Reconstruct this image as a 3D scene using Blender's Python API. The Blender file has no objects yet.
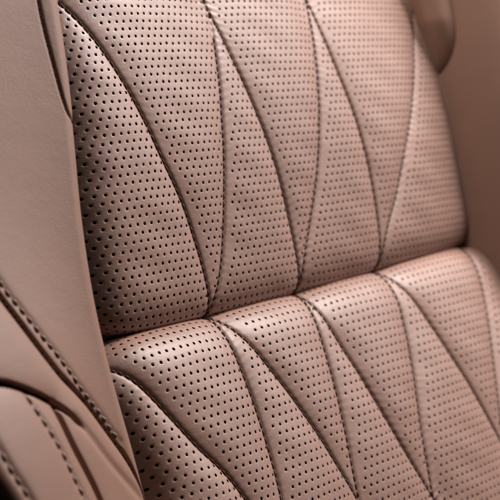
import bpy, math
import numpy as np
from mathutils import Matrix, Vector

# ------------------------------------------------------------------ camera
# seat frame: u = across the seat, t = down the backrest, n = out of the backrest
def nz(a):
    a = np.array(a, float)
    return a / np.linalg.norm(a)

FPX, DIST = 1625.0, 0.835
XV = nz((1250, -225, FPX)); VV = nz((.18, 1, 0)); NV = -np.cross(XV, VV)

def cv2w(w):
    w = np.array(w, float)
    return Vector((float(w @ XV), float(-(w @ NV)), float(-(w @ VV))))

scene = bpy.context.scene
cam_d = bpy.data.cameras.new('camera')
cam = bpy.data.objects.new('camera', cam_d)
scene.collection.objects.link(cam)
right, up, back = cv2w((1, 0, 0)), cv2w((0, -1, 0)), cv2w((0, 0, -1))
loc = back * DIST
cam.matrix_world = Matrix(((right.x, up.x, back.x, loc.x), (right.y, up.y, back.y, loc.y),
                           (right.z, up.z, back.z, loc.z), (0, 0, 0, 1)))
cam_d.sensor_width = 36
cam_d.lens = 36 * FPX / 500
cam_d.clip_start = .05; cam_d.clip_end = 50
cam_d.dof.use_dof = True
cam_d.dof.focus_distance = .772
cam_d.dof.aperture_fstop = 14
scene.camera = cam

# ------------------------------------------------------------------ light
w = bpy.data.worlds.new('World'); scene.world = w; w.use_nodes = True
w.node_tree.nodes['Background'].inputs[0].default_value = (1.0, .80, .72, 1)
w.node_tree.nodes['Background'].inputs[1].default_value = .003

def area(name, pos, target, size, power, col):
    d = bpy.data.lights.new(name, 'AREA'); d.shape = 'RECTANGLE'
    d.size, d.size_y = size; d.energy = power; d.color = col
    o = bpy.data.objects.new(name, d); scene.collection.objects.link(o)
    o.location = pos
    o.rotation_euler = (Vector(target) - Vector(pos)).to_track_quat('-Z', 'Y').to_euler()
    return o
area('key_light', (.68, -.55, .90), (.03, 0, 0), (.42, .35), 22, (1, .95, .92))
area('side_light', (.90, -.62, .42), (.05, 0, 0), (.6, .5), 5, (1, .94, .93))
area('fill_light', (-.35, -.85, .95), (-.22, 0, .02), (.4, .4), .07, (1, .93, .84))
bpy.data.objects['fill_light'].data.spread = math.radians(60)
top = area('top_light', (-.10, -.22, .80), (.38, -.07, .18), (.25, .25), .75, (1, .96, .90))
top.data.spread = math.radians(50)
scene.view_settings.view_transform = 'Standard'
scene.view_settings.look = 'None'
scene.view_settings.exposure = 0.22
scene.view_settings.gamma = 1

# ------------------------------------------------------------------ materials
def leather(name, col, rough=.42, grain=1.0, hue=.10):
    m = bpy.data.materials.new(name); m.use_nodes = True
    nt = m.node_tree; N = nt.nodes; L = nt.links
    b = N['Principled BSDF']
    tc = N.new('ShaderNodeTexCoord')
    n1 = N.new('ShaderNodeTexNoise'); n1.inputs['Scale'].default_value = 28; n1.inputs['Detail'].default_value = 4
    n3 = N.new('ShaderNodeTexNoise'); n3.inputs['Scale'].default_value = 900; n3.inputs['Detail'].default_value = 2
    vo = N.new('ShaderNodeTexVoronoi'); vo.inputs['Scale'].default_value = 1500; vo.feature = 'DISTANCE_TO_EDGE'
    for x in (n1, n3, vo): L.new(tc.outputs['Object'], x.inputs['Vector'])
    mx = N.new('ShaderNodeMix'); mx.data_type = 'RGBA'
    mx.inputs['A'].default_value = (*[c * (1 - hue) for c in col], 1)
    mx.inputs['B'].default_value = (*[min(1, c * (1 + hue)) for c in col], 1)
    L.new(n1.outputs['Fac'], mx.inputs['Factor'])
    L.new(mx.outputs['Result'], b.inputs['Base Color'])
    mr = N.new('ShaderNodeMapRange'); mr.inputs['To Min'].default_value = rough - .05; mr.inputs['To Max'].default_value = rough + .08
    L.new(n3.outputs['Fac'], mr.inputs['Value']); L.new(mr.outputs['Result'], b.inputs['Roughness'])
    ad = N.new('ShaderNodeMath'); ad.operation = 'MINIMUM'; ad.inputs[1].default_value = .18
    L.new(vo.outputs['Distance'], ad.inputs[0])
    a2 = N.new('ShaderNodeMath'); a2.operation = 'MULTIPLY_ADD'; a2.inputs[1].default_value = 1.6
    L.new(ad.outputs[0], a2.inputs[0]); L.new(n3.outputs['Fac'], a2.inputs[2])
    bp = N.new('ShaderNodeBump'); bp.inputs['Strength'].default_value = (.55 * grain); bp.inputs['Distance'].default_value = .00013
    L.new(a2.outputs[0], bp.inputs['Height'])
    n2 = N.new('ShaderNodeTexNoise'); n2.inputs['Scale'].default_value = 70; n2.inputs['Detail'].default_value = 3
    L.new(tc.outputs['Object'], n2.inputs['Vector'])
    b2 = N.new('ShaderNodeBump'); b2.inputs['Strength'].default_value = .12; b2.inputs['Distance'].default_value = .0016
    L.new(n2.outputs['Fac'], b2.inputs['Height']); L.new(b2.outputs['Normal'], bp.inputs['Normal'])
    L.new(bp.outputs['Normal'], b.inputs['Normal'])
    b.inputs['Specular IOR Level'].default_value = .6
    return m

def plain(name, col, rough):
    m = bpy.data.materials.new(name); m.use_nodes = True
    nt = m.node_tree; b = nt.nodes['Principled BSDF']
    b.inputs['Roughness'].default_value = rough
    tc = nt.nodes.new('ShaderNodeTexCoord'); n = nt.nodes.new('ShaderNodeTexNoise'); n.inputs['Scale'].default_value = 2500
    mx = nt.nodes.new('ShaderNodeMix'); mx.data_type = 'RGBA'
    mx.inputs['A'].default_value = (*[c * .6 for c in col], 1); mx.inputs['B'].default_value = (*[c * 1.3 for c in col], 1)
    nt.links.new(tc.outputs['Object'], n.inputs['Vector']); nt.links.new(n.outputs['Fac'], mx.inputs['Factor'])
    nt.links.new(mx.outputs['Result'], b.inputs['Base Color'])
    return m

M_PANEL = leather('perforated_leather', (.33, .188, .145), .46)
M_BOLST = leather('smooth_leather', (.275, .146, .103), .50, 1.0, .06)
M_HOLE = plain('hole_interior', (.006, .004, .004), .9)
M_SHADE = plain('shade_black', (.012, .007, .006), .9)  # painted shade for the groove gaps; also darkens the unseen inner wall
M_THREAD = plain('dark_thread', (.070, .031, .022), .6)
M_THREAD.node_tree.nodes['Principled BSDF'].inputs['Specular IOR Level'].default_value = .2
M_THREAD2 = plain('tan_thread', (.21, .13, .095), .6)

# ------------------------------------------------------------------ helpers
def W(u, t, n):
    return np.stack([u, -n, -t], -1)

def mesh_obj(name, verts, faces, mats, parent, fmat=None, smooth=True):
    """faces: list of int arrays (k, nverts)"""
    me = bpy.data.meshes.new(name)
    loops = np.concatenate([f.ravel() for f in faces]).astype(np.int32)
    tot = np.concatenate([np.full(len(f), f.shape[1]) for f in faces]).astype(np.int32)
    start = np.concatenate([[0], np.cumsum(tot)[:-1]]).astype(np.int32)
    me.vertices.add(len(verts)); me.vertices.foreach_set('co', np.asarray(verts, np.float32).ravel())
    me.loops.add(len(loops)); me.loops.foreach_set('vertex_index', loops)
    me.polygons.add(len(tot)); me.polygons.foreach_set('loop_start', start); me.polygons.foreach_set('loop_total', tot)
    for m in mats: me.materials.append(m)
    if fmat is not None:
        me.polygons.foreach_set('material_index', np.concatenate(fmat).astype(np.int32))
    me.polygons.foreach_set('use_smooth', np.full(len(tot), smooth))
    me.update(calc_edges=True); me.validate()
    o = bpy.data.objects.new(name, me); scene.collection.objects.link(o)
    if parent is not None: o.parent = parent
    return o

def smooth_line(pts, step=.0028, it=3):
    p = np.array(pts, float)
    for _ in range(it):                                   # Chaikin, ends kept
        q = np.empty((2 * len(p) - 2, 2)); q[0::2] = .75 * p[:-1] + .25 * p[1:]; q[1::2] = .25 * p[:-1] + .75 * p[1:]
        p = np.vstack([p[:1], q, p[-1:]])
    d = np.concatenate([[0], np.cumsum(np.hypot(*np.diff(p, axis=0).T))])
    s = np.linspace(0, d[-1], max(2, int(d[-1] / step)))
    return np.stack([np.interp(s, d, p[:, 0]), np.interp(s, d, p[:, 1])], 1)

def dist_line(P, line):
    """distance, nearest point and side (+1 right of travel) for points P (k,2)"""
    best = np.full(len(P), 9.); near = P.copy(); side = np.ones(len(P))
    lo, hi = line.min(0) - .036, line.max(0) + .036
    idx = np.where((P > lo).all(1) & (P < hi).all(1))[0]
    Q = P[idx]; b = best[idx]; nn = Q.copy(); sd = side[idx]
    for a, c in zip(line[:-1], line[1:]):
        e = c - a; l2 = e @ e
        if l2 < 1e-14: continue
        k = np.clip(((Q - a) @ e) / l2, 0, 1); pt = a + k[:, None] * e
        d = np.hypot(*(Q - pt).T); m = d < b
        b[m] = d[m]; nn[m] = pt[m]
        cr = e[0] * (Q[:, 1] - a[1]) - e[1] * (Q[:, 0] - a[0]); sd[m] = np.sign(cr[m])
    best[idx] = b; near[idx] = nn; side[idx] = sd
    return best, near, side

def stitches(name, line, surf, mat, parent, pitch=.0042, length=.0034, rad=.00045, lift=.0002, tilt=.0, seed=0, dip=.00035):
    """a run of separate thread stitches lying on a surface; one mesh"""
    rng = np.random.default_rng(seed)
    d = np.concatenate([[0], np.cumsum(np.hypot(*np.diff(line, axis=0).T))])
    V = []; Fq = []; base = 0; ns, nr = 8, 8
    for s0 in np.arange(0, d[-1] - length, pitch):
        s = s0 + np.linspace(0, length, ns)
        u = np.interp(s, d, line[:, 0]); v = np.interp(s, d, line[:, 1])
        tx = np.gradient(u); ty = np.gradient(v); tl = np.hypot(tx, ty) + 1e-12
        off = np.linspace(-1, 1, ns) * tilt * (1 + .2 * rng.standard_normal())
        u = u - ty / tl * off; v = v + tx / tl * off
        C = surf(u, v); e = 1e-4
        du = surf(u + e, v) - surf(u - e, v); dv = surf(u, v + e) - surf(u, v - e)
        nr_ = -np.cross(du, dv); nr_ /= np.linalg.norm(nr_, axis=1)[:, None] + 1e-12
        if nr_[:, 1].mean() > 0: nr_ = -nr_
        nr_ = nr_.mean(0); nr_ /= np.linalg.norm(nr_)
        prof = np.sin(np.linspace(.12, math.pi - .12, ns)) ** .45
        C = C + nr_ * (lift - dip + dip * 2 * np.sin(np.linspace(0, math.pi, ns)))[:, None]
        T = np.gradient(C, axis=0); T /= np.linalg.norm(T, axis=1)[:, None]
        S = np.cross(T, nr_); S /= np.linalg.norm(S, axis=1)[:, None]
        a = np.linspace(0, 2 * math.pi, nr, endpoint=False)
        R = rad * prof * (1 + .06 * rng.standard_normal())
        ring = C[:, None] + R[:, None, None] * (np.cos(a)[None, :, None] * S[:, None] + np.sin(a)[None, :, None] * nr_)
        V.append(ring.reshape(-1, 3))
        i = np.arange(ns - 1)[:, None] * nr + np.arange(nr); j = np.arange(ns - 1)[:, None] * nr + (np.arange(nr) + 1) % nr
        Fq.append(np.stack([i, j, j + nr, i + nr], -1).reshape(-1, 4) + base)
        cap = np.array([list(range(nr))[::-1], list(range((ns - 1) * nr, ns * nr))]) + base
        Fq.append(cap); base += ns * nr
    return mesh_obj(name, np.vstack(V), Fq, [mat], parent)

# ------------------------------------------------------------------ the seat
seat = bpy.data.objects.new('car_seat', None); scene.collection.objects.link(seat)
seat['label'] = 'pinkish tan leather car seat with perforated diamond quilting and plain side bolsters'
seat['category'] = 'car seat'

# backrest profile: s = arc length from the fold (minus = above), psi = lean of the surface
ds = .0005; sa = np.arange(0, .42, ds)
pu = np.radians(-70) * np.clip(1 - sa / .034, 0, 1) ** 3.3 + np.radians(13) * np.clip((sa - .06) / .1, 0, 1.6)
pl = np.radians(15) + np.radians(63) * np.clip(1 - sa / .034, 0, 1) ** 1.6 - np.radians(9) * np.clip((sa - .05) / .15, 0, 2)
cs = lambda f, p: np.concatenate([[0], np.cumsum(f(p[:-1]) * ds)])
hu, gu, hl, gl = -cs(np.cos, pu), -cs(np.sin, pu), cs(np.cos, pl), cs(np.sin, pl)
G0 = gu[int(.06 / ds)]
PS = np.concatenate([-sa[::-1], sa[1:]]); PH = np.concatenate([hu[::-1], hl[1:]]); PG = np.concatenate([gu[::-1], gl[1:]]) - G0

def vfold(u): return .0285115 - .02217116 * u - .059852 * u * u

U_SEAMS = [
 [(-.08888,-.13808),(-.08597,-.13282),(-.08145,-.12493),(-.07718,-.11607),(-.07292,-.10667),(-.06879,-.09635),(-.06458,-.08549),(-.05916,-.06902),(-.05587,-.05725),(-.05144,-.04544),(-.04591,-.03053),(-.0425,-.01414),(-.040,-.00035),(-.0385,.01168),(-.0365,.0235),(-.036,.031)],
 [(.0150,-.13900),(.01563,-.12998),(.01178,-.11628),(.00699,-.09965),(.00244,-.08392),(-.00133,-.07281),(-.0056,-.05712),(-.01035,-.04177),(-.01737,-.01918),(-.02385,-.00156),(-.03,.01131),(-.0345,.0205),(-.036,.0275)],
 [(.01491,-.13928),(.01563,-.12998),(.01905,-.11737),(.02127,-.10488),(.02425,-.09308),(.02796,-.07796),(.03181,-.06134),(.03479,-.04483),(.0370,-.02462),(.0382,-.00565),(.0392,.00937),(.0403,.02256),(.0405,.029)],
 [(.10823,-.14027),(.10298,-.12153),(.09497,-.09745),(.08658,-.07435),(.07714,-.05195),(.06706,-.03031),(.05454,-.00945),(.0450,.00681),(.0408,.0195),(.0405,.026)],
 [(.10823,-.14027),(.1113,-.11533),(.11454,-.09101),(.11738,-.07771),(.11993,-.06224),(.12148,-.04569),(.12241,-.03157),(.12219,-.00838),(.12062,.00583),(.1190,.01829),(.1190,.0265)],
 [(.22121,-.14139),(.21032,-.12098),(.19401,-.08996),(.18164,-.07022),(.17059,-.05475),(.15914,-.03846),(.14467,-.0181),(.12744,.00147),(.1205,.01629),(.1190,.024)],
]
L_SEAMS = [
 [(-.140,.0300),(-.12989,.0340),(-.12189,.0390),(-.11702,.0455),(-.10872,.0585),(-.09902,.0775),(-.08933,.09605),(-.08192,.10537),(-.07591,.11513),(-.07097,.12591),(-.061,.147),(-.0535,.168)],
 [(-.036,.0240),(-.0366,.03444),(-.0385,.04338),(-.03928,.05167),(-.03953,.06104),(-.03971,.07321),(-.03986,.08005),(-.04089,.09238),(-.04225,.10551),(-.04394,.1195),(-.04656,.13429),(-.0535,.168)],
 [(-.036,.0240),(-.0345,.03444),(-.03059,.04528),(-.02487,.05596),(-.01889,.06852),(-.01188,.08278),(-.00725,.09446),(-.00122,.10829),(.00439,.12532),(.01151,.14504),(.0135,.1560)],
 [(.0405,.0220),(.0395,.0310),(.03603,.0427),(.03301,.05352),(.02958,.07311),(.02523,.0949),(.01982,.11568),(.01525,.13352),(.0125,.1460),(.0135,.1560)],
 [(.0405,.0220),(.0400,.0320),(.0405,.0446),(.04409,.06434),(.05053,.08402),(.05739,.10845),(.06504,.13391),(.07609,.15999),(.0780,.1680)],
 [(.1190,.0200),(.1180,.0300),(.11549,.03999),(.1110,.06024),(.10224,.08618),(.09275,.10801),(.08423,.12926),(.07933,.14811),(.0760,.1606),(.0780,.1680)],
 [(.1190,.0200),(.1195,.0300),(.12206,.03963),(.12983,.05825),(.13855,.08334),(.14743,.10645),(.15418,.12923),(.1605,.1500)],
 [(.2185,.0180),(.2125,.0310),(.2055,.05135),(.19663,.07362),(.1832,.10024),(.16938,.12878),(.1605,.1500)],
]
U_LINES = [smooth_line(l) for l in U_SEAMS]; L_LINES = [smooth_line(l) for l in L_SEAMS]
U_MIR = [np.stack([l[:, 0], -.2785 - l[:, 1]], 1) for l in U_LINES]
L_MIR = [np.stack([l[:, 0], .33 - l[:, 1]], 1) for l in L_LINES]
UL, UR = -.127, .221
UL_V = [-.129, -.078, -.022, .024, .045, .105]; UL_U = [-.103, -.107, -.114, -.116, -.120, -.112]                                       # side seams of the insert

DG, DH = np.gradient(PG, PS), np.gradient(PH, PS)
def base(u, v, side):
    vf = vfold(u); s = v - vf
    c = np.minimum(s, -.0004) if side < 0 else np.maximum(s, .0004)      # past the fold the leather runs straight in
    return vf + np.interp(c, PS, PH), np.interp(c, PS, PG) - np.abs(s - c), np.interp(c, PS, DG), np.interp(c, PS, DH), s

def panel_surface(lines, amp, lam, side, fade, flen, roll):
    rng = np.random.default_rng(3)
    K = rng.normal(size=(10, 2)) * 90; PHs = rng.uniform(0, 6.28, 10)
    def f(u, v, cut=None):
        P = np.stack([u, v], 1); h = np.ones(len(u)); dm = np.full(len(u), 9.)
        wr = np.zeros(len(u))
        for l in lines:
            d, _, sd = dist_line(P, l); dm = np.minimum(dm, d)
            h *= 1 - np.exp(-(d + .0003) / lam)
            # leather gathered by the stitches: short ripples running away from the seam
            c = l[0] * 0
            wr += np.exp(-d / .0035) * (d < .02)
        T, G, gg, hh, s = base(u, v, side)
        h *= 1 - fade * np.exp(-np.abs(s) / flen)
        h *= 1 - np.exp(-(np.abs(UR - u) + .001) / .010)
        low = sum(np.sin(P @ k + p) for k, p in zip(K, PHs)) / 10
        rip = np.sin(v * 1500 + 3 * np.sin(u * 160)) * wr * .00016 * (.5 + low)
        n = amp * h - .0008 * np.exp(-(dm / .0011) ** 2) + low * .0009 * h + rip
        n = n - roll * np.exp(-np.maximum(u - np.interp(v, UL_V, UL_U), -.018) / .0110)
        # push along the profile's own normal
        return W(u, T - n * gg, G + n * hh), dm
    return f
U_SURF = panel_surface(U_LINES + U_MIR, .0030, .0085, -1, .9, .012, .018)
L_SURF = panel_surface(L_LINES + L_MIR, .0042, .0085, 1, .65, .016, .009)

A = .0048; Bp = .0040; HR = .00071
NX, NY = 8, 6
def perforated(name, surf, lines, vlo, vhi, ulo, uhi, side, parent, margin=.0050, a=A, b=Bp):
    """brick-laid cells, each with a real punched hole unless it lies too near a seam"""
    J = int((vhi - vlo) / b) + 1; I = int((uhi - ulo) / a) + 2
    cx, cy, par = [], [], []
    for j in range(J):
        for i in range(I):
            cx.append(ulo + (i + (.5 if j % 2 else 0)) * a); cy.append((vhi - (j + .5) * b) if side < 0 else (vlo + (j + .5) * b))
    cx = np.array(cx); cy = np.array(cy); P = np.stack([cx, cy], 1)
    # cells follow the fold line near it
    dm = np.full(len(P), 9.)
    near_side = np.ones(len(P))
    for l in lines:
        d, _, sd = dist_line(P, l); m = d < dm; dm[m] = d[m]; near_side[m] = sd[m]
    hole = (dm > np.where(near_side > 0, margin * .42, margin)) & (cx > UL + .004) & (cx < UR - (.004 if side < 0 else .0015))
    hole &= (np.abs(cy) < 1)
    # border loop, counter-clockwise
    bx = np.concatenate([np.arange(NX), np.full(NY, NX), np.arange(NX, 0, -1), np.zeros(NY)]) / NX - .5
    by = np.concatenate([np.zeros(NX), np.arange(NY), np.full(NX, NY), np.arange(NY, 0, -1)]) / NY - .5
    nb = len(bx)
    ang = np.arctan2(by * b, bx * a)
    UV = []; FQ = []; FM = []; DEP = []; cnt = 0
    grid_u, grid_v = np.meshgrid(np.arange(NX + 1) / NX - .5, np.arange(NY + 1) / NY - .5)
    gi = np.arange(NY)[:, None] * (NX + 1) + np.arange(NX)
    gf = np.stack([gi, gi + 1, gi + NX + 2, gi + NX + 1], -1).reshape(-1, 4)
    pc = np.stack([cx[~hole], cy[~hole]], 1)
    g = np.stack([grid_u.ravel() * a, grid_v.ravel() * b], 1)
    uvp = (pc[:, None] + g[None]).reshape(-1, 2)
    fp = (gf[None] + (np.arange(len(pc)) * len(g))[:, None, None]).reshape(-1, 4)
    # snap plain vertices onto the seams so that the creases run clean
    lim = .45 * a / NX
    hc = np.stack([cx[hole], cy[hole]], 1)
    for l in lines:
        d, nn, _ = dist_line(uvp, l); m = d < lim; uvp[m] = nn[m]
    # rings of each hole: border, shoulder, rim (slightly raised), lip, wall, bottom
    radii = [None, .62, HR * 1.25, HR * 1.06, HR, HR * .98, HR * .96]
    deps = [0, 0, 0, .00006, .0003, .0014, .0026]
    ring_uv = []
    rng = np.random.default_rng(11); jit = 1 + .03 * rng.standard_normal(len(hc))
    jo = rng.normal(size=(len(hc), 2)) * .00009
    brd = np.stack([bx * a, by * b], 1); cir = np.stack([np.cos(ang), np.sin(ang)], 1)
    for r in radii:
        if r is None: q = hc[:, None] + brd[None]
        elif r == .62: q = hc[:, None] + (brd * .5 + cir * HR * 1.5 * .5)[None] + jo[:, None] * .5
        else: q = hc[:, None] + jo[:, None] + cir[None] * r * jit[:, None, None]
        ring_uv.append(q)
    R = np.stack(ring_uv, 1)                               # holes, rings, nb, 2
    nh, nrg = R.shape[0], R.shape[1]
    uvh = R.reshape(-1, 2); dep = np.tile(np.repeat(deps, nb), nh)
    k = np.arange(nb); k2 = (k + 1) % nb
    q = np.concatenate([np.stack([r * nb + k, r * nb + k2, (r + 1) * nb + k2, (r + 1) * nb + k], 1) for r in range(nrg - 1)])
    mat_one = np.concatenate([np.full(nb, 1 if r >= 3 else 0) for r in range(nrg - 1)])
    fh = (q[None] + (np.arange(nh) * nrg * nb)[:, None, None]).reshape(-1, 4) + len(uvp)
    bot = (((nrg - 1) * nb + k)[None] + (np.arange(nh) * nrg * nb)[:, None]) + len(uvp)
    UVA = np.vstack([uvp, uvh])
    # weld shared borders before displacement
    key = np.round(UVA / 2e-6).astype(np.int64)
    key = np.concatenate([key, np.concatenate([np.zeros(len(uvp)), np.round(dep / 1e-5)])[:, None].astype(np.int64)], 1)
    uq, first, inv = np.unique(key, axis=0, return_index=True, return_inverse=True); inv = inv.ravel()
    UV1 = UVA[first]; D1 = np.concatenate([np.zeros(len(uvp)), dep])[first]
    pos, _ = surf(UV1[:, 0], UV1[:, 1])
    e = 3e-4
    h0, hu_, hv_ = surf(hc[:, 0], hc[:, 1])[0], surf(hc[:, 0] + e, hc[:, 1])[0], surf(hc[:, 0], hc[:, 1] + e)[0]
    nh_ = np.cross(hu_ - h0, hv_ - h0); nh_ /= np.linalg.norm(nh_, axis=1)[:, None]
    if nh_[:, 1].mean() > 0: nh_ = -nh_                     # outward is -y on a flat part
    own = np.concatenate([np.zeros(len(uvp), int), np.repeat(np.arange(nh), nrg * nb)])[first]
    nr = nh_[own]
    pos = pos - nr * D1[:, None]
    fl = [inv[fp], inv[fh], inv[bot]]
    fm = [np.zeros(len(fp)), np.tile(mat_one, nh), np.ones(len(bot))]
    fl = [f[:, ::-1] for f in fl]
    o = mesh_obj(name, pos, fl, [M_PANEL, M_HOLE], parent, fm)
    return o

upper = perforated('upper_quilted_panel', U_SURF, U_LINES + U_MIR, -.235, .0335, -.165, .232, -1, seat)
lower = perforated('lower_quilted_panel', L_SURF, L_LINES + L_MIR, .0205, .27, -.165, .232, 1, seat, a=.0049, b=.0044)
for k, l in enumerate(U_LINES):
    ll = l if k != 1 else l[8:]
    stitches('seam_stitching', ll, lambda u, v: U_SURF(u, v)[0], M_THREAD, upper, .0041, .0036, .00053, .00046, .00032, k)
for k, l in enumerate(L_LINES):
    stitches('seam_stitching', l, lambda u, v: L_SURF(u, v)[0], M_THREAD, lower, .0041, .0036, .00053, .00046, .00032, k + 20)

# ------------------------------------------------------------------ left bolster (three sewn leather pieces)
EV = np.array([-.30, -.1242, -.0747, -.0215, .0298, .1014, .30]); EU = np.array([-.128, -.1285, -.1315, -.1388, -.1393, -.1285, -.10])
_e = smooth_line(np.stack([EU, EV], 1), .002)
def edge_u(v): return np.interp(v, _e[:, 1], _e[:, 0])
def n_bolster(u, v):
    p = np.maximum(edge_u(v) - u, 0); q = 1 / (1 + np.exp(-(v - .02) / .03))
    return .024 - .004 * (1 - np.exp(-p / .03)) + .045 * q * (1 - np.exp(-(p / .07) ** 1.5))
GAP = smooth_line([(-0.33, -0.3), (-0.255, -0.12), (-0.2225, -0.0394), (-0.2118, -0.0164), (-0.2043, 0.0), (-0.1973, 0.0118), (-0.1898, 0.0243), (-0.1802, 0.0376), (-0.1775, 0.0401), (-0.1663, 0.0509), (-0.1547, 0.0655), (-0.1442, 0.0781), (-0.1382, 0.0886), (-0.1321, 0.1029), (-0.1272, 0.1176), (-0.115, 0.16)])
ST1 = smooth_line([(-0.222, -0.052), (-0.214, -0.0324), (-0.2055, -0.0132), (-0.2002, -0.0033), (-0.1987, 0.0002), (-0.1952, 0.0049), (-0.1925, 0.0091), (-0.1893, 0.0137), (-0.1862, 0.0188), (-0.1827, 0.0235), (-0.1793, 0.0274), (-0.1768, 0.0317), (-0.1733, 0.0356), (-0.1707, 0.0399), (-0.1658, 0.0467), (-0.1597, 0.0538), (-0.1547, 0.0599), (-0.151, 0.0653), (-0.1452, 0.0721)])
C2 = smooth_line([(-0.33, 0.02), (-0.2446, 0.0305), (-0.2225, 0.0335), (-0.2129, 0.0371), (-0.2029, 0.0416), (-0.1925, 0.0471), (-0.1854, 0.0517), (-0.1802, 0.0559), (-0.1719, 0.0651)])
C2A = smooth_line([(-0.1802, 0.0559), (-0.1719, 0.0651), (-0.1634, 0.0757), (-0.1536, 0.0854), (-0.1394, 0.0982), (-0.1314, 0.1076)])
C2B = smooth_line([(-0.1927, 0.0475), (-0.1908, 0.0549), (-0.1886, 0.065), (-0.1842, 0.0755), (-0.1795, 0.0865), (-0.1754, 0.0996), (-0.166, 0.14), (-0.161, 0.25)])
C2AB = smooth_line([(-0.33, 0.02), (-0.2446, 0.0305), (-0.2225, 0.0335), (-0.2129, 0.0371), (-0.2029, 0.0416), (-0.194, 0.0468), (-0.1908, 0.0549), (-0.1886, 0.065), (-0.1842, 0.0755), (-0.1795, 0.0865), (-0.1754, 0.0996), (-0.166, 0.14), (-0.161, 0.25)])
ST2 = smooth_line([(-0.2093, 0.0414), (-0.2067, 0.0488), (-0.204, 0.0543), (-0.2012, 0.061), (-0.1988, 0.0664), (-0.1973, 0.072), (-0.1958, 0.0781), (-0.1928, 0.0849), (-0.1891, 0.0957), (-0.181, 0.13)])
ST3 = smooth_line([(-0.1919, 0.0501), (-0.189, 0.0574), (-0.1852, 0.0639), (-0.18, 0.0733), (-0.1752, 0.0798), (-0.1733, 0.0865), (-0.1699, 0.0945)])
ST4 = smooth_line([(-0.247, 0.034), (-0.2405, 0.0494), (-0.2363, 0.0605), (-0.2344, 0.0675), (-0.2314, 0.0729), (-0.2294, 0.078), (-0.2265, 0.0858), (-0.219, 0.12)])
OUT = smooth_line([(-0.259, 0.025), (-0.2488, 0.0478), (-0.2419, 0.0679), (-0.2394, 0.0727), (-0.2374, 0.0774), (-0.2336, 0.0868), (-0.22, 0.14), (-0.213, 0.25)])
FLAP = smooth_line([(-0.142, -0.22), (-0.1438, -0.1323), (-0.1448, -0.1234), (-0.1445, -0.1123), (-0.1434, -0.1004), (-0.142, -0.087), (-0.1411, -0.0789), (-0.1389, -0.0712), (-0.134, -0.069)])

def left_surf(u, v):
    P = np.stack([u, v], 1)
    n = n_bolster(u, v)
    p = edge_u(v) - u
    R = .010                                                # rounded inner edge
    x = np.clip((R - p) / R, 0, 1.0)
    n = n - R * (1 - np.sqrt(np.maximum(1 - x * x, 0)))
    d, _, s = dist_line(P, GAP)
    n = n - .018 * np.exp(-(d / .0011) ** 4) - .0016 * np.exp(-d / .004) + np.where(s > 0, .0015, 0) * (1 - np.exp(-d / .004))
    d, _, s = dist_line(P, ST1); n = n - .0006 * np.exp(-(d / .0016) ** 2)
    d, _, s = dist_line(P, C2); k = np.clip((-.1745 - u) / .026, 0, 1); n = n - k * (.009 * np.exp(-(d / .0011) ** 4) + .0020 * np.exp(-d / .006))
    d, _, s = dist_line(P, C2A); n = n - .0011 * np.exp(-(d / .0024) ** 2)
    d, _, s = dist_line(P, C2B); n = n - .0038 * np.exp(-(d / .0013) ** 2) - .0016 * np.exp(-d / .006)
    d, _, s = dist_line(P, ST2); n = n - .0010 * np.exp(-(d / .0020) ** 2)
    d, _, s = dist_line(P, ST4); n = n - .0010 * np.exp(-(d / .0020) ** 2)
    d, _, s = dist_line(P, OUT)
    outside = u < np.interp(v, OUT[:, 1], OUT[:, 0], left=-9)
    n = n - np.where(outside, np.minimum(.05, 3.0 * d), 0) - .004 * np.exp(-d / .004)
    d, _, s = dist_line(P, FLAP); n = n - .0010 * np.exp(-(d / .0007) ** 2)
    # the shoulder flap side stands slightly proud
    fl = np.interp(v, FLAP[:, 1], FLAP[:, 0], right=9)
    n = n + np.where(u > fl, .0008 * (1 - np.exp(-d / .0030)), 0)
    # outermost skirt falls away to the side of the seat
    far = np.maximum(p - .15, 0)
    return W(u, v, n - far * far * 14)

def grid_mesh(name, uu, vv, surf, mask_fn, mats, parent, snap=(), rim=None):
    """height-field sheet over (u, v) with a downward wall at its inner edge"""
    nv, nu = uu.shape
    P = np.stack([uu.ravel(), vv.ravel()], 1)
    for l in snap:
        d, nn, _ = dist_line(P, l); m = d < .00036; P[m] = nn[m]
    pos = surf(P[:, 0], P[:, 1])
    i = np.arange(nv - 1)[:, None] * nu + np.arange(nu - 1)
    f = np.stack([i, i + 1, i + nu + 1, i + nu], -1).reshape(-1, 4)
    return P, pos, f

pgrid = np.concatenate([np.linspace(0, .012, 26)[:-1], np.arange(.012, .135, .0007), np.arange(.135, .20, .004)])
vgrid = np.concatenate([np.arange(-.42, -.14, .002), np.arange(-.14, .12, .0008), np.arange(.12, .2501, .002)])
VV, PP = np.meshgrid(vgrid, pgrid, indexing='ij')
UU = edge_u(VV) - PP
P, pos, f = grid_mesh('x', UU, VV, left_surf, None, None, None, (GAP, C2AB))
# inner wall going down into the seat beside the quilting; unseen, made black to cut bounce light
nu = UU.shape[1]; nvv = UU.shape[0]
edge_idx = np.arange(nvv) * nu
wall = []
for k, (dx, dn) in enumerate([(0.0, .008), (-.002, .02), (-.004, .045)]):
    q = pos[edge_idx].copy(); q[:, 0] += dx; q[:, 1] += dn; wall.append(q)
cen = (UU[:-1, :-1] + UU[1:, 1:]).ravel() / 2, (VV[:-1, :-1] + VV[1:, 1:]).ravel() / 2
gapx = np.interp(cen[1], GAP[:, 1], GAP[:, 0], right=9)
c2v = np.interp(cen[0], C2[:, 0], C2[:, 1], right=9)
c2u = np.interp(cen[1], C2AB[:, 1], C2AB[:, 0], left=-9)
below_gap = (cen[0] < gapx)
front3 = below_gap & (((cen[0] < -.194) & (cen[1] > c2v)) | (cen[1] > .0470)) & (cen[0] < np.where(cen[1] > .0470, np.interp(cen[1], C2B[:, 1], C2B[:, 0]), 9))
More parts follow.
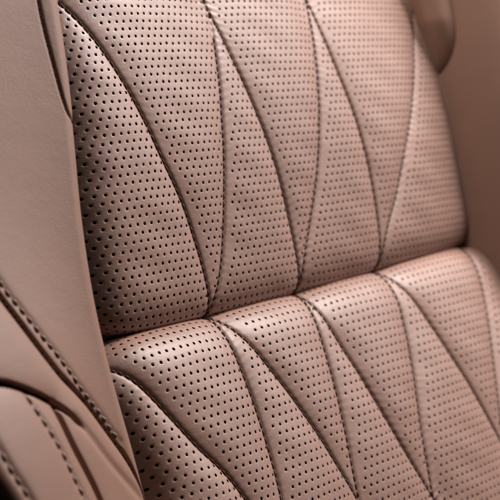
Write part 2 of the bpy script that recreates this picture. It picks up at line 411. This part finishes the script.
flx = np.interp(cen[1], FLAP[:, 1], FLAP[:, 0], right=9)
flap = (cen[0] > flx) & ~below_gap
cP = np.stack(cen, 1); back = (dist_line(cP, GAP)[0] < .0013) | ((dist_line(cP, C2)[0] < .0012) & (cP[:, 0] < -.192))  # groove faces of the sheet, coloured near black as painted gap shade
sel = {'bolster_panel': ~below_gap & ~flap & ~back, 'lower_bolster_panel': below_gap & ~front3 & ~back, 'outer_bolster_panel': front3 & ~back, 'shoulder_flap': flap & ~back, 'gap_shade': back, 'bounce_cut_wall': None}
left = bpy.data.objects.new('side_bolster', None); scene.collection.objects.link(left); left.parent = seat
parts = {}
off = len(pos); W3 = np.vstack([pos] + wall)
wf = []; chain = [edge_idx] + [off + k * nvv + np.arange(nvv) for k in range(3)]
for a_, b_ in zip(chain[:-1], chain[1:]):
    wf.append(np.stack([a_[:-1], a_[1:], b_[1:], b_[:-1]], 1))
wf = np.vstack(wf)
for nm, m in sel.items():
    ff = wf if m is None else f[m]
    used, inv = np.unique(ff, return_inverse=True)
    o = mesh_obj(nm, W3[used], [inv.reshape(ff.shape)], [M_SHADE if nm in ('gap_shade', 'bounce_cut_wall') else M_BOLST], left)
    md = o.modifiers.new('thickness', 'SOLIDIFY'); md.thickness = .0012; md.offset = -1 if True else 1
    parts[nm] = o
stitches('edge_stitching', ST1, left_surf, M_THREAD2, parts['bolster_panel'], .0050, .0040, .00080, .0001, 0, 50)
stitches('edge_stitching', ST2, left_surf, M_THREAD2, parts['outer_bolster_panel'], .0054, .0044, .0010, .0000, 0, 51)
stitches('edge_stitching', ST4, left_surf, M_THREAD2, parts['outer_bolster_panel'], .0054, .0044, .0009, .0000, 0, 53)
stitches('flap_stitching', FLAP[10:-2], left_surf, M_THREAD, parts['shoulder_flap'], .0032, .0025, .00026, .0002, 0.0001, 54)

# ------------------------------------------------------------------ right bolster
def right_surf(u, v):
    p = u - UR
    prof_p = np.array([-.004, 0, .004, .012, .025, .045, .07, .10, .15, .20])
    prof_n = np.array([-.020, -.012, .010, .030, .050, .070, .084, .092, .088, .060])
    n = np.interp(p, PF, NF)
    return W(u, v, n)
_pf = smooth_line([(-.004,-.022),(0,-.012),(.004,.010),(.012,.030),(.024,.043),(.040,.050),(.06,.053),(.10,.053),(.15,.046),(.20,.020)], .001)
PF, NF = _pf[:, 0], _pf[:, 1]
pr = np.concatenate([np.linspace(-.004, .012, 30)[:-1], np.linspace(.012, .20, 90)])
VV, PP = np.meshgrid(np.arange(-.46, .2501, .003), pr, indexing='ij')
UU = UR + PP
rb = bpy.data.objects.new('side_bolster', None); scene.collection.objects.link(rb); rb.parent = seat
P, pos, f = grid_mesh('x', UU, VV, right_surf, None, None, None)
mesh_obj('bolster_panel', pos, [f[:, ::-1]], [M_BOLST], rb)

# shoulder flap of the right bolster: a padded tongue with a rounded lower end
def tongue():
    # outline in (arc position along the wall profile, v)
    arc = np.concatenate([[0], np.cumsum(np.hypot(np.diff(PF), np.diff(NF)))])
    c0, halfw, vend = .020, .0165, -.083
    nu_, nv_ = 60, 120
    a = np.linspace(-1, 1, nu_); k = np.linspace(0, 1, nv_)
    V = []
    for kk in k:
        v = -.45 + (vend + .45) * (1 - (1 - kk) ** 1.5)
        q = np.clip((vend - v) / .036, 0, 1)
        hw = halfw * np.sqrt(max(1 - (1 - q) ** 2.6, 0)) + .0002
        cc = c0 - .007 * (1 - q) ** 2
        s = cc + a * hw
        uu = np.interp(s, arc, PF); nn = np.interp(s, arc, NF)
        du = np.interp(s + .001, arc, PF) - uu; dn = np.interp(s + .001, arc, NF) - nn
        L = np.hypot(du, dn) + 1e-9
        edge = np.minimum((1 - np.abs(a)) * hw, .9)
        th = .0085 * (1 - np.exp(-edge / .0050)) * (.25 + .75 * q) - .001
        th += .003 * np.sin(a * 2.2 + .5) * q
        V.append(np.stack([UR + uu - dn / L * th, -(nn + du / L * th), np.full(nu_, -v)], 1))
    V = np.vstack(V)
    i = np.arange(nv_ - 1)[:, None] * nu_ + np.arange(nu_ - 1)
    ff = np.stack([i, i + 1, i + nu_ + 1, i + nu_], -1).reshape(-1, 4)
    return V, ff
V, ff = tongue()
mesh_obj('shoulder_flap', V, [ff[:, ::-1]], [M_BOLST], rb)
